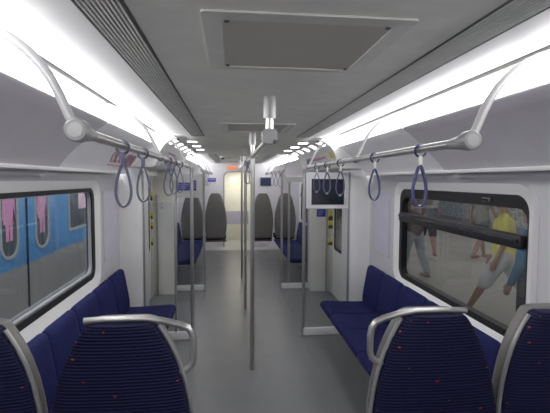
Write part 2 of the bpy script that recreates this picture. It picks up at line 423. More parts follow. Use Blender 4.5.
# louvre ribs along the top of the headers, each a thing's parts; their glow is added to brighten the bay
for sx in (-1, 1):
    t = thing('header_louvre', 'silver ribbed louvre along the top of the %s door header' % SIDE[sx], 'louvre', (0, 0, 0))
    MB().box(min(sx*.722, sx*.740), max(sx*.722, sx*.740), HA+.01, HB, 2.152, 2.170, .004).build('rail', 'grey', t)
    for i, y in enumerate((4.66, 5.13, 5.60, 6.07, 6.54)):
        b = MB(); prof = []
        for j in range(9):
            p, _ = hp_at(.05+.22*j/8, .008); prof.append((sx*p.x, p.y))
        b.sheet(prof, y-.07, y+.09); bmesh.ops.solidify(b.b, geom=b.b.faces[:], thickness=.012)
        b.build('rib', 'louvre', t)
    MB().tube([(sx*.735, HA-.03, 2.158), (sx*.735, HA+.05, 2.158)], .013, 10).build('end_cap', 'ink', t)
# ceiling lights in the door bay
first = None
for sx in (-1, 1):
    for i, (y, wd) in enumerate(((4.75, 'nearest'), (5.35, 'second'), (6.0, 'farthest'))):
        lb = '%s short bright ceiling light in the door bay, %s row' % (wd, SIDE[sx])
        if first is None:
            first = thing('ceiling_light', lb, 'light', (sx*.615, y, ZC-.0005), 0, 'short door bay ceiling lights')
            MB().box(-.055, .055, -.065, .065, -.006, 0, .003).build('frame', 'white', first)
            MB().box(-.048, .048, -.055, .055, -.009, -.0062).build('lens', 'spot', first)
        else: dup(first, (sx*.615, y, ZC-.0005), 0, lb)
# notices on the headers
def patch(name, sx, ya, yb, s0, s1, m, label, cat, parent=None, off=.004):
    o = header_patch(sx, ya, yb, s0, s1, off).build(name, m, parent)
    if label: tag(o, label, cat)
    return o
for sx in (-1, 1):
    t = thing('route_map', 'white route map strip with coloured lines on the %s door header' % SIDE[sx], 'notice', (0, 0, 0))
    patch('backing', sx, 4.62, 6.3, .44, .86, 'white', None, None, t)
    cols = [('pink', 4.95, 5.65, .55, .61), ('red', 5.2, 5.75, .56, .62), ('purple', 5.8, 6.2, .5, .68)] if sx > 0 else [('purple', 4.95, 5.25, .58, .76), ('pink', 5.4, 5.9, .56, .80), ('purple', 5.0, 5.6, .48, .52)]
    for m_, ya, yb, s0, s1 in cols: patch('printed_line', sx, ya, yb, s0, s1, m_, None, None, t, .0075)
    for i in range(4): patch('printed_text', sx, 4.75+.35*i, 4.98+.35*i, .70 if sx > 0 else .83, .73 if sx > 0 else .85, 'purple', None, None, t, .0075)
t = patch('warning_sticker', 1, 4.56, 4.60+.10, .46, .64, 'yellow', 'yellow warning sticker at the near end of the right door header', 'sticker', off=.008)
# yellow and black door stickers on the far pillars
def door_sticker(sx, z, h, lb):
    t = thing('door_sticker', lb, 'sticker', (sx*1.352, 6.348, z))
    MB().box(-.062, .022, -.003, 0, 0, h).build('yellow_field', 'yellow', t)
    MB().prism([(-.058, h*.08), (.018, h*.08), (.018, h*.42), (-.02, h*.60), (-.058, h*.42)], 'y', -.0045, -.003).build('black_symbol', 'ink', t)
for sx, zs in ((-1, (1.43, 1.16, 1.01, .77)), (1, (1.12, 1.00, .74))):
    for i, z in enumerate(zs):
        door_sticker(sx, z, .11 if i else .15, '%s yellow and black sticker on the %s door jamb' % (('topmost', 'second from top', 'third from top', 'lowest')[i] if len(zs) == 4 else ('topmost', 'middle', 'lowest')[i], SIDE[sx]))
t = thing('notice', 'square blue notice on the cream pillar beside the right door', 'sign', (1.205, 6.458, 1.24))
MB().box(-.072, .072, -.004, 0, -.062, .062).build('plate', 'blue', t)
for i in range(3): MB().box(-.045, .045-.02*i, -.005, -.004, .025-.028*i, .033-.028*i).build('text_line', 'bluepale', t)
t = thing('door_button', 'small red marked button plate on the left door pillar', 'button', (-1.215, 6.458, 1.36))
MB().box(-.03, .03, -.006, 0, -.06, .06, .003).build('plate', 'white', t)
for z in (.03, -.03): MB().tube([(0, -.006, z), (0, -.011, z)], .011, 10).build('button', 'red', t)

# ------------------------------------------------------------------ partitions of glass and steel
def partition(sx, y, label, style):
    t = thing('glass_partition', label, 'partition', (sx*.613, y, 0))
    x1 = sx*(1.128-.613) if y < MID else sx*(1.043-.613)
    def bx(b, a, c, *r): b.box(min(a, c), max(a, c), *r); return b
    MB().tube([(0, 0, 0), (0, 0, 1.872)], .019, 14).build('pole', 'steel', t)
    MB().tube([(0, 0, 0), (0, 0, .018)], .030, 14).build('floor_flange', 'steel', t)
    bx(MB(), 0, x1, -.02, .02, .002, .088, .006).build('base_panel', 'white', t)
    bx(MB(), x1-sx*.018, x1-sx*.002, -.016, .016, .088, 1.84, .003).build('wall_post', 'alu', t)
    if style == 'dark':
        bx(MB(), sx*.019, x1-sx*.018, -.014, .014, 1.435, 1.462, .003).build('middle_rail', 'white', t)
        bx(MB(), sx*.02, x1-sx*.018, -.004, .004, .088, 1.436).build('glass_pane', 'glass', t)
        MB().ring([(sx*.019, 1.462), (x1-sx*.018, 1.462), (x1-sx*.018, 1.835), (sx*.019, 1.835)], [(sx*.078, 1.475), (x1-sx*.065, 1.475), (x1-sx*.065, 1.763), (sx*.078, 1.763)], 'y', -.012, .012).build('panel_frame', 'bulk_light', t, smooth=False)
        bx(MB(), sx*.07, x1-sx*.06, -.005, .005, 1.468, 1.77).build('dark_panel', 'blackp', t)
    elif style == 'clear':
        bx(MB(), sx*.02, x1-sx*.018, -.004, .004, .088, 1.50).build('glass_pane', 'glass', t)
        bx(MB(), sx*.165, sx*.19, -.010, .010, .088, 1.50, .003).build('stile', 'alu', t)
    elif style == 'white_top':
        bx(MB(), sx*.02, x1-sx*.018, -.004, .004, .088, 1.47).build('glass_pane', 'glass', t)
        bx(MB(), sx*.019, x1-sx*.018, -.013, .013, 1.465, 1.835, .003).build('header_panel', 'white', t)
    else:
        bx(MB(), sx*.02, x1-sx*.018, -.004, .004, .088, 1.73).build('glass_pane', 'glass', t)
        bx(MB(), sx*.019, x1-sx*.018, -.013, .013, 1.72, 1.80, .003).build('header_panel', 'white', t)
        bx(MB(), sx*.10, sx*.135, -.008, .008, .088, 1.72, .003).build('stile', 'alu', t)
    return t
partition(-1, 4.617, 'clear glass partition with steel pole at the end of the left seats', 'clear')
partition(1, 4.617, 'glass partition with dark upper panel at the end of the right seats', 'dark')
partition(-1, 6.68, 'far left glass partition with white header panel beyond the door', 'white_top')
partition(1, 6.68, 'far right glass partition with slim white header beyond the door', 'slim')
# blue notices on the far left partition
for x, w, z0, z1, lb in ((-.915, .20, 1.575, 1.70, 'wide blue notice on the white panel of the far left partition'), (-.752, .05, 1.575, 1.735, 'narrow blue notice beside the far left partition pole')):
    t = thing('notice', lb, 'sign', (x, 6.665, z0))
    MB().box(-w/2, w/2, -.004, 0, 0, z1-z0).build('plate', 'blue', t)
    for i in range(3): MB().box(-w*.38, w*(.38-.1*i), -.005, -.004, (z1-z0)*(.72-.24*i), (z1-z0)*(.80-.24*i)).build('text_line', 'bluepale', t)
# short grab poles by the door
for sx in (-1, 1):
    t = thing('door_grab_pole', 'slim grey grab pole against the far pillar of the %s door' % SIDE[sx], 'grab pole', (sx*1.285, 6.40, 0))
    MB().tube([(0, 0, 0), (0, 0, 1.52)], .016, 12).build('pole', 'steel', t)
    for z in (.05, 1.48): MB().box(-.012, .012, 0, .062, z-.012, z+.012, .003).build('mount', 'steel', t)

# ------------------------------------------------------------------ poles and rails
RR, RZ = .645, 1.89
def hrail(sx, ya, yb, label, flip=False):
    t = thing('handrail', label, 'handrail', (sx*RR, ya, RZ), 0, 'side handrails')
    L_ = yb-ya; s0 = 1 if not flip else -1
    MB().tube([(0, .0, 0), (0, L_, 0)], .0175, 16).build('bar', 'steel', t)
    e = 0 if not flip else L_
    MB().tube([(0, e-s0*.022, .002), (0, e-s0*.018, .002), (0, e+s0*.02, .002), (0, e+s0*.05, 0), (0, e+s0*.13, 0)], [.030, .035, .035, .027, .0185], 18).build('end_cap', 'capmetal', t)
    MB().tube([(0, e-s0*.0225, .002), (0, e-s0*.024, .002)], .022, 16).build('cap_disc', 'trim', t)
    ys = (0, 2.80-ya, L_-.06) if not flip else (L_, L_-1.37, .06)
    for i, y in enumerate(ys):
        AP = [(0, 0), (.008, .012), (.022, .036), (.048, .098), (.070, .142), (.10, .186), (.135, .224), (.17, .252), (.21, .276), (.25, .294), (.29, .309), (.325, .322), (.362, .342)]
        pts = [(sx*p, y, q+.006) for p, q in AP]
        r_ = .0145 if i == 0 else .011
        a_ = MB().tube(pts, r_, 12).build('arch_bracket', 'arch', t)
        if i: MB().tube([(0, y-.03, 0), (0, y-.02, 0), (0, y+.02, 0), (0, y+.03, 0)], [.019, .025, .025, .019], 14).build('clamp', 'alu', t)
        MB().box(min(sx*.350, sx*.362), max(sx*.350, sx*.362), y-.012, y+.012, .30, .365, .004).build('bracket_foot', 'white', a_)
    return t
hrail(-1, 1.315, 4.62, 'steel overhead handrail above the left seats, near half')
hrail(1, 1.43, 4.62, 'steel overhead handrail above the right seats, near half')
hrail(-1, 6.68, 9.87, 'steel overhead handrail above the left seats, far half', True)
hrail(1, 6.68, 9.87, 'steel overhead handrail above the right seats, far half', True)

CZ = 1.972
t = thing('ceiling_handrail', 'steel handrail along the middle of the aisle under the ceiling', 'handrail', (0, 2.16, CZ))
MB().tube([(0, 0, -.012), (0, 6.98, -.012)], .0185, 14).build('bar', 'steel', t)
for y in (0, 6.98):
    sg = 1 if y == 0 else -1
    MB().prism(rrect(-.038, .038, -.04, .034, .022, 3), 'y', y-.03, y+.03).build('joint_block', 'alu', t)
    MB().tube([(.024, y-sg*.028, -.030), (.036, y-sg*.045, -.034)], .011, 10).build('end_plug', 'ink', t)
    MB().tube([(0, y, .03), (0, y, .12)], .0195, 16).build('hanger', 'steel', t)
    MB().tube([(0, y, .088), (0, y, ZC-CZ)], .031, 18).build('ceiling_socket', 'alu', t)
    MB().tube([(0, y+sg*.03, -.01), (0, y+sg*.09, -.012)], [.03, .02], 14).build('sleeve', 'alu', t)
for y, lb in ((3.817, 'floor to ceiling steel grab pole in the aisle, nearest'), (5.65, 'floor to ceiling steel grab pole in the middle of the door bay'), (7.48, 'floor to ceiling steel grab pole in the aisle, farthest')):
    t = thing('grab_pole', lb, 'grab pole', (0, y, 0), 0, 'aisle grab poles')
    MB().tube([(0, 0, 0), (0, 0, ZC)], .0195, 18).build('pole', 'steel', t)
    MB().tube([(0, 0, 2.06), (0, 0, ZC)], .031, 18).build('ceiling_socket', 'alu', t)
    MB().tube([(0, -.03, CZ-.012), (0, .03, CZ-.012)], .028, 14).build('clamp', 'alu', t)
    MB().tube([(0, 0, 0), (0, 0, .006)], .024, 18).build('floor_ring', 'alu', t)

# straps
def make_strap(label, m):
    t = thing('hand_strap', label, 'strap', (0, 0, 0), 0, 'hanging straps')
    MB().torus((0, 0, -.008), .026, .0055, 'y').build('ring', m, t)
    MB().box(-.009, .009, -.006, .006, -.075, -.030, .003).build('collar', 'collar' if m == 'strap' else m, t)
    pts = [(0, 0, -.070)]
    n = 22
    def P(u):   # teardrop loop
        a = 2*PI*u
        x = .0375*math.sin(a)*(1-.62*((1+math.cos(a))/2)**1.5); z = -.165+.092*math.cos(a)
        return (x, 0, z)
    pts = [P(i/30) for i in range(31)]
    b = MB(); rings = []
    for i in range(30):
        p = Vector(P(i/30)); q = Vector(P((i+.01)/30)); tg = (q-p).normalized(); nr = Vector((tg.z, 0, -tg.x))
        rings.append([p+nr*.0037+Vector((0, -.010, 0)), p+nr*.0037+Vector((0, .010, 0)), p-nr*.0037+Vector((0, .010, 0)), p-nr*.0037+Vector((0, -.010, 0))])
    rings.append(rings[0]); b.loft(rings, close=False); bmesh.ops.remove_doubles(b.b, verts=b.b.verts[:], dist=1e-5)
    b.build('loop', m, t)
    b = MB(); b.tube([P(u) for u in (.455, .47, .485, .5, .515, .53, .545)], [.005, .0065, .007, .007, .007, .0065, .005], 10); b.build('grip', 'collar', t)
    return t
sA = sB = None
ordn = ('first', 'second', 'third', 'fourth', 'fifth')
for sx, ys in ((1, (1.82, 2.42, 3.20, 3.65, 4.10)), (-1, (1.84, 2.25, 3.14, 3.44, 3.85))):
    for i, y in enumerate(ys):
        lb = '%s hanging strap from the viewer on the %s handrail' % (ordn[i], SIDE[sx])
        grey = sx < 0
        src = sB if grey else sA
        if src is None:
            src = make_strap(lb, 'strapgrey' if grey else 'strap'); src.location = (sx*RR, y, RZ)
            if grey: sB = src
            else: sA = src
        else: dup(src, (sx*RR, y, RZ), random.uniform(-.15, .15), lb)
for sx, ys in ((1, (7.2, 7.9, 8.6)), (-1, (7.2, 7.9, 8.6))):
    for i, y in enumerate(ys):
        dup(sB, (sx*RR, y, RZ), random.uniform(-.15, .15), '%s hanging strap on the far %s handrail beyond the door' % (ordn[i], SIDE[sx]))
for y, w in ((4.75, 'nearer'), (5.15, 'farther')): dup(sB, (0, y, CZ-.012), .1, '%s hanging strap on the middle aisle rail before the door pole' % w)

# ------------------------------------------------------------------ seats
def srow(w, t0, t1, z, n=28, e=.35, bow=.0):
    """superellipse ring, half width w, front y=t0, back y=t1"""
    ym, hy = (t0+t1)/2, (t1-t0)/2; pts = []
    for j in range(n):
        a = 2*PI*j/n; c, s_ = math.cos(a), math.sin(a)
        x = w*math.copysign(abs(c)**e, c); y = ym+hy*math.copysign(abs(s_)**e, s_)
        if y < ym: y -= bow*(1-(x/w)**2)
        pts.append((x, y, z))
    return pts
OUT = [(.46, .240), (.60, .253), (.75, .258), (.90, .254), (.98, .243), (1.06, .226), (1.13, .204), (1.19, .178), (1.235, .154), (1.262, .137), (1.275, .126), (1.281, .108)]
OUT_FAR = [(.46, .225), (.55, .243), (.66, .253), (.78, .252), (.88, .240), (.97, .222), (1.05, .200), (1.12, .178), (1.18, .156), (1.23, .135), (1.262, .118), (1.281, .095)]
def make_seat(label, handle, zs=1.0, front='fabric', aisle=0, OUT=OUT):
    t = thing('carriage_seat', label, 'seat')
    b = MB(); rows = []
    for z, w in OUT:
        z = .46+(z-.46)*zs
        tk = .07 if z < 1.2*zs else .06
        rec = .03*(z-.46)
        rows.append(srow(w-.012, 0+rec, .075+rec, z-.004, bow=.012))
    b.loft(rows); b.build('backrest', front, t)
    b = MB(); rows = []
    for z, w in [(.40, .225)]+OUT:
        z = .46+(z-.46)*zs if z > .45 else z
        rec = .03*(z-.46)
        rows.append(srow(w-.010, .052+rec, .125+rec, z-.003, e=.45))
    sh = b.build('shell', 'shell', None); sh.parent = t
    sh.data.materials.clear(); sh.data.materials.append(M['shell'])
    b2 = MB(); b2.loft(rows); bmesh.ops.recalc_face_normals(b2.b, faces=b2.b.faces[:]); b2.b.to_mesh(sh.data); b2.b.free()
    sh.data.polygons.foreach_set('use_smooth', [True]*len(sh.data.polygons))
    # edge trim following the outline
    def edge(sg): return [(sg*(w-.005), .035+.03*((.46+(z-.46)*zs)-.46), .46+(z-.46)*zs) for z, w in OUT[:-2]]
    for sg in ((aisle,) if aisle else (-1, 1)): MB().tube(edge(sg), .0085, 8).build('edge_trim', 'trim', t)
    b = MB(); prof = [(-.47, .40), (-.485, .42), (-.475, .445), (-.42, .462), (-.20, .45), (-.02, .445), (.02, .45), (.02, .36), (-.40, .35)]
    b.prism(prof, 'x', -.235, .235); bmesh.ops.bevel(b.b, geom=[e for e in b.b.edges if abs(e.verts[0].co.x-e.verts[1].co.x) < 1e-6], offset=.012, segments=2, affect='EDGES')
    b.build('cushion', front, t)
    b = MB(); b.box(-.20, .20, -.36, .08, .325, .352, .008); b.box(-.245, .245, -.22, -.12, .285, .33, .012); b.build('cantilever_frame', 'shell', t)
    if handle:
        sg = handle; zt = .46+(1.287-.46)*zs; rc = .03*(zt-.46)+.035; d = zt-1.287
        pts = [(-sg*.125, rc, zt-.001), (-sg*.06, rc, zt+.002), (sg*.08, rc, zt+.002), (sg*.14, rc, zt-.006), (sg*.20, rc, zt-.022), (sg*.232, rc, zt-.036), (sg*.246, rc, zt-.056),
               (sg*.252, rc, zt-.085), (sg*.252, rc, zt-.150), (sg*.245, rc, zt-.172), (sg*.228, rc, zt-.186), (sg*.200, rc, zt-.196)]
        MB().tube(pts, .0125, 12).build('grab_handle', 'steel', t)
    return t
SY = 1.455; NZ = (1.248-.46)/(1.281-.46)
make_seat('navy ribbed seat facing the viewer, left of the aisle with grab handle', 1, NZ, aisle=1).location = (-.582, SY, 0)
make_seat('navy ribbed seat facing the viewer at the far left window', 0, NZ, aisle=1).location = (-1.10, SY, 0)
make_seat('navy ribbed seat facing the viewer, right of the aisle with grab handle', -1, NZ, aisle=-1).location = (.578, SY, 0)
make_seat('navy ribbed seat facing the viewer at the far right window', 0, NZ, aisle=-1).location = (1.095, SY, 0)
FY = 9.84; zs = (1.44-.46)/(1.281-.46)
for x, h, lb in ((-.54, -1, 'grey backed seat left of the aisle at the far end'), (-1.07, 0, 'grey backed seat at the left window at the far end'), (.54, 1, 'grey backed seat right of the aisle at the far end'), (1.07, 0, 'grey backed seat at the right window at the far end')):
    s_ = make_seat(lb, 0, zs, OUT=OUT_FAR); s_.location = (x, FY, 0); s_.rotation_euler = (0, 0, PI)

def make_bench(label):
    t = thing('bench_seat', label, 'seat', (0, 0, 0), 0, 'blue seats along the walls')
    w = .2265
    # local +x points into the aisle, wall at x=0
    b = MB(); rows = []
    for z, f, bk, hw in ((.43, .135, .06, w-.006), (.50, .132, .055, w), (.60, .118, .045, w), (.70, .100, .035, w), (.77, .088, .028, w-.001), (.81, .078, .024, w-.004), (.829, .066, .026, w-.016), (.835, .052, .032, w-.040)):
        pts = srow(hw, -f, -bk, z, e=.32, bow=.010); rows.append([(-p[1], p[0], p[2]) for p in pts])
    b.loft(rows); b.build('backrest', 'bench', t)
    b = MB(); rows = []
    for x, z0, z1, hw in ((.09, .372, .425, w-.01), (.11, .366, .440, w-.001), (.25, .364, .443, w-.001), (.42, .366, .453, w-.001), (.53, .366, .460, w-.001), (.570, .370, .455, w-.003), (.590, .380, .440, w-.008), (.598, .395, .425, w-.02)):
        zm, hz = (z0+z1)/2, (z1-z0)/2; pts = []
        for j in range(28):
            a = 2*PI*j/28; c, s__ = math.cos(a), math.sin(a)
            yy = hw*math.copysign(abs(c)**.3, c); zz = zm+hz*math.copysign(abs(s__)**.4, s__)
            if zz > zm and .2 < x < .56: zz -= .008*(1-(yy/hw)**2)
            pts.append((x, yy, zz))
        rows.append(pts)
    b.loft(rows); b.build('cushion', 'bench', t)
    b = MB(); b.box(.0, .50, -w+.004, w-.004, .335, .368, .006); b.box(.0, .06, -w+.004, w-.004, .05, .34, .004); b.build('support', 'grey', t)
    return t
bench = None
names5 = ('nearest', 'second from the near seats', 'middle', 'second from the partition', 'last before the partition')
for sx in (-1, 1):
    for i in range(5):
        y = 2.165+.2275+.455*i
        for far in (0, 1):
            yy = y if not far else 2*MID-y
            lb = '%s blue seat against the %s wall, %s' % ('%s' % names5[i], SIDE[sx], 'beyond the door' if far else 'under the near window')
            if bench is None: bench = make_bench(lb); bench.location = (sx*W, yy, 0); bench.rotation_euler = (0, 0, 0)
            else: dup(bench, (sx*W, yy, 0), 0 if sx < 0 else PI, lb)

# ------------------------------------------------------------------ end wall and gangway
b = MB(); hole = rrect(-.37, .37, -.5, 1.955, .14, 6)
b.ring(rrect(-1.42, 1.42, -1, 2.6, .01, 6), hole, 'y', Y1, Y1+.08); struct(b.build('wall_end', 'bulk_light', smooth=False))
MB_ = MB(); MB_.ring(rrect(-.385, .385, -.5, 1.972, .15, 6), rrect(-.355, .355, -.5, 1.94, .13, 6), 'y', Y1-.02, Y1+.10); struct(MB_.build('trim_60', 'grey'))
for sx in (-1, 1): struct(MB().box(min(sx*.37, sx*.45), max(sx*.37, sx*.45), Y1+.08, 12.3, 0, 2.1).build('wall_gangway_%s' % SIDE[sx], 'cream'))
struct(MB().box(-.45, .45, Y1+.08, 12.3, 1.98, 2.06).build('ceiling_gangway', 'cream'))
struct(MB().box(-.45, .45, 12.3, 12.36, 0, 2.1).build('wall_gangway_end', 'cream'))
t = bpy.data.objects.new('door_5', None); COL.objects.link(t); t.location = (0, 12.29, 0); t['kind'] = 'structure'
MB().box(-.33, .33, 0, .03, 0, 1.95, .006).build('leaf', 'cream', t)
MB().box(-.20, -.05, -.004, .0, 1.68, 1.80).build('lit_pane', mat_emit('lit_door_pane', (1, .98, .9), 1.2), t)
MB().box(-.32, .32, -.003, .0, .46, .84).build('violet_band', 'bluepale', t)
MB().box(.18, .21, -.03, 0, .95, 1.15, .006).build('handle', 'steel', t)
t = thing('display_sign', 'small lit orange red sign above the end gangway', 'sign', (-.16, Y1, 2.05)); MB().box(-.135, .135, -.05, 0, -.035, .04, .004).build('housing', 'grey', t); MB().box(-.12, .12, -.053, -.05, -.024, .03).build('display', 'led', t)
t = thing('notice', 'blue notice on the end wall left of the gangway', 'sign', (-.672, Y1, 1.737)); MB().box(-.10, .10, -.006, 0, -.05, .05).build('plate', 'blue', t)
MB().box(-.075, .075, -.008, -.006, .005, .02).build('text_line', 'bluepale', t)
t = thing('wall_screen', 'dark blue screen on the end wall right of the gangway', 'screen', (.706, Y1, 1.70)); MB().box(-.15, .15, -.03, 0, -.12, .12, .006).build('housing', 'grey', t); MB().box(-.135, .135, -.033, -.03, -.105, .105).build('display', mat('navy_screen', (.012, .014, .06), .2), t)
t = thing('dome_camera', 'small white dome camera on the ceiling beyond the door bay', 'camera', (-.34, 7.75, ZC)); MB().tube([(0, 0, 0), (0, 0, -.02)], .05, 18).build('mount', 'white', t)
MB().ellipsoid((0, 0, -.022), .036, .036, .034).build('dome', 'ink', t)
struct(MB().box(-1.42, 1.42, Y0, Y1, 2.32, 2.36).build('ceiling_roof', 'ceil'))
struct(MB().box(-1.42, -1.04, Y0, Y1, 2.28, 2.32).build('ceiling_roof_left', 'ceil')); struct(MB().box(1.04, 1.42, Y0, Y1, 2.28, 2.32).build('ceiling_roof_right', 'ceil'))

# faded red lettering on the left bulkhead (two words, round letters then upright ones)
t = thing('lettering', 'faded red lettering on the pale panel above the left seats', 'sign', (0, 0, 0))
def on_bulk(u, v):   # u along Y, v up the slope 0..1
    p0, p1 = Vector((1.2354, 1.868)), Vector((1.15, 1.955)); p = p0.lerp(p1, v*1.15+.1); n = Vector((-.714, -.70)); p = p+n*.003
    return Vector((-p.x, u+.16-.14*v, p.y))
def stroke(pts, r=.007): MB().tube([on_bulk(*p) for p in pts], r, 6).build('letter', 'red', t)
for i in range(3):
    u = 3.60+.13*i; c = [(u+.05*math.cos(a), .62+.42*math.sin(a)) for a in [2*PI*j/12 for j in range(11)]]
    stroke(c, .0075); stroke([(u-.045, -.02), (u+.045, -.02)], .0075); stroke([(u-.03, .35), (u+.03, .35)], .006)
for i in range(3):
    u = 4.06+.11*i; stroke([(u-.04, .05), (u-.04, 1.0), (u+.025, 1.0), (u+.03, .05)], .0075); stroke([(u+.03, -.05), (u+.05, -.05)], .007)

# ------------------------------------------------------------------ outside, left: the train on the next track
TX = -2.62
t = thing('train', 'blue and grey commuter train outside the left windows', 'train', (TX, 0, 0))
b = MB(); b.box(-.3, 0, .5, 20, .74, 3.3); b.build('blue_side', 'tblue', t)
b = MB(); b.box(-.3, -.002, .5, 20, -.1, .74); b.build('grey_lower_side', 'tgrey', t)
MB().box(-.002, .02, .5, 20, .12, .20, .005).build('step_ledge', 'tframe', t)
for y, big in ((4.89, 1), (5.71, 1), (2.2, 1), (3.0, 1), (9.6, 1), (10.4, 1)):
    lf = MB().box(-.003, .006, y-.40, y+.40, .10, 1.95, .003).build('door_leaf', 'tblue', t)
    lo = MB().box(.004, .0075, y-.40, y+.40, .10, .735, .0).build('door_lower', 'tgrey', t)
    MB().box(.004, .012, y+.40-.012 if y in (4.89, 2.2, 9.6) else y-.40, y+.40 if y in (4.89, 2.2, 9.6) else y-.388, .10, 1.95).build('door_seal', 'black', t)
    MB().ring(rrect(y-.20, y+.20, .86, 1.80, .17, 8), rrect(y-.165, y+.165, .895, 1.765, .14, 8), 'x', .006, .018).build('window_frame', 'tframe', lf)
    MB().prism(rrect(y-.175, y+.175, .885, 1.775, .145, 8), 'x', .006, .009).build('window_pane', 'tdark', lf)
    # pink woman pictogram on the pane
    f = MB(); X = .0095
    f.prism([(y+.055*math.cos(a), 1.66+.055*math.sin(a)) for a in [2*PI*j/16 for j in range(16)]], 'x', X, X+.002)
    f.prism([(y-.10, 1.57), (y-.13, 1.52), (y-.14, 1.30), (y-.115, 1.30), (y-.10, 1.46), (y-.12, 1.26), (y-.075, 1.24), (y-.07, 1.06), (y-.012, 1.06), (y-.008, 1.24), (y+.008, 1.24), (y+.012, 1.06), (y+.07, 1.06), (y+.075, 1.24), (y+.12, 1.26), (y+.10, 1.46), (y+.115, 1.30), (y+.14, 1.30), (y+.13, 1.52), (y+.10, 1.57), (y+.05, 1.60), (y-.05, 1.60)], 'x', X, X+.002)
    f.build('woman_pictogram', 'tpink', lf, smooth=False)
for y0_, y1_ in ((6.62, 8.9), (11.2, 13.5)):
    MB().ring(rrect(y0_, y1_, .96, 1.75, .06), rrect(y0_+.04, y1_-.04, 1.0, 1.71, .05), 'x', 0, .012).build('window_frame', 'tframe', t)
    MB().box(0, .005, y0_+.03, y1_-.03, .99, 1.72).build('window_pane', 'tdark', t)
    MB().box(.005, .007, 7.04, 7.42, 1.27, 1.60).build('window_sticker', 'tpale', t) if y0_ < 8 else None
for i in range(3): MB().box(0, .003, 6.2, 7.5+.3*i, .60-.10*i, .606-.10*i).build('panel_line', 'tframe', t)
struct(MB().box(-3.6, -1.45, -2, 22, -.6, -.55).build('ground_track', 'tgrey'))

# ------------------------------------------------------------------ outside, right: platform and people
struct(MB().box(1.50, 12, -4, 34, -.12, 0).build('ground_platform', 'plat'))
struct(MB().box(10.6, 10.8, -4, 34, 0, 3.6).build('wall_platform', 'speckle'))
struct(MB().box(1.50, 12, -4, 34, 3.6, 3.7).build('ceiling_platform', 'grey'))
struct(MB().box(1.5, 12, 33.8, 34, 0, 3.6).build('wall_platform_end', 'speckle'))

def cap_mb(segs, blobs=()):
    b = MB()
    for p0, p1, r0, r1 in segs:
        p0, p1 = Vector(p0), Vector(p1); d = p1-p0; L_ = d.length
        n = 5; pts = []; rs = []
        u = d.normalized()
        for i in range(4): a = -PI/2*(1-i/4+.02); pts.append(p0+u*r0*math.sin(a)); rs.append(max(.0008, r0*math.cos(a)))
        for i in range(n+1): pts.append(p0.lerp(p1, i/n)); rs.append(r0+(r1-r0)*i/n)
        for i in range(1, 5): a = PI/2*(i/4-.005); pts.append(p1+u*r1*math.sin(a)); rs.append(max(.0008, r1*math.cos(a)))
        b.tube(pts, rs, 12)
    for c, rx, ry, rz in blobs: b.ellipsoid(c, rx, ry, rz)
    return b
def remeshed(b, name, m, vox, parent, smooth=4):
    o = b.build(name, m)
    md = o.modifiers.new('r', 'REMESH'); md.mode = 'VOXEL'; md.voxel_size = vox
    ms = o.modifiers.new('s', 'SMOOTH'); ms.iterations = smooth; ms.factor = .5
    dg = bpy.context.evaluated_depsgraph_get(); me = bpy.data.meshes.new_from_object(o.evaluated_get(dg), depsgraph=dg)
    o.modifiers.clear(); old = o.data; o.data = me; bpy.data.meshes.remove(old); me.name = name
    me.polygons.foreach_set('use_smooth', [True]*len(me.polygons))
    if not me.materials: me.materials.append(M[m] if isinstance(m, str) else m)
    o.parent = parent; return o
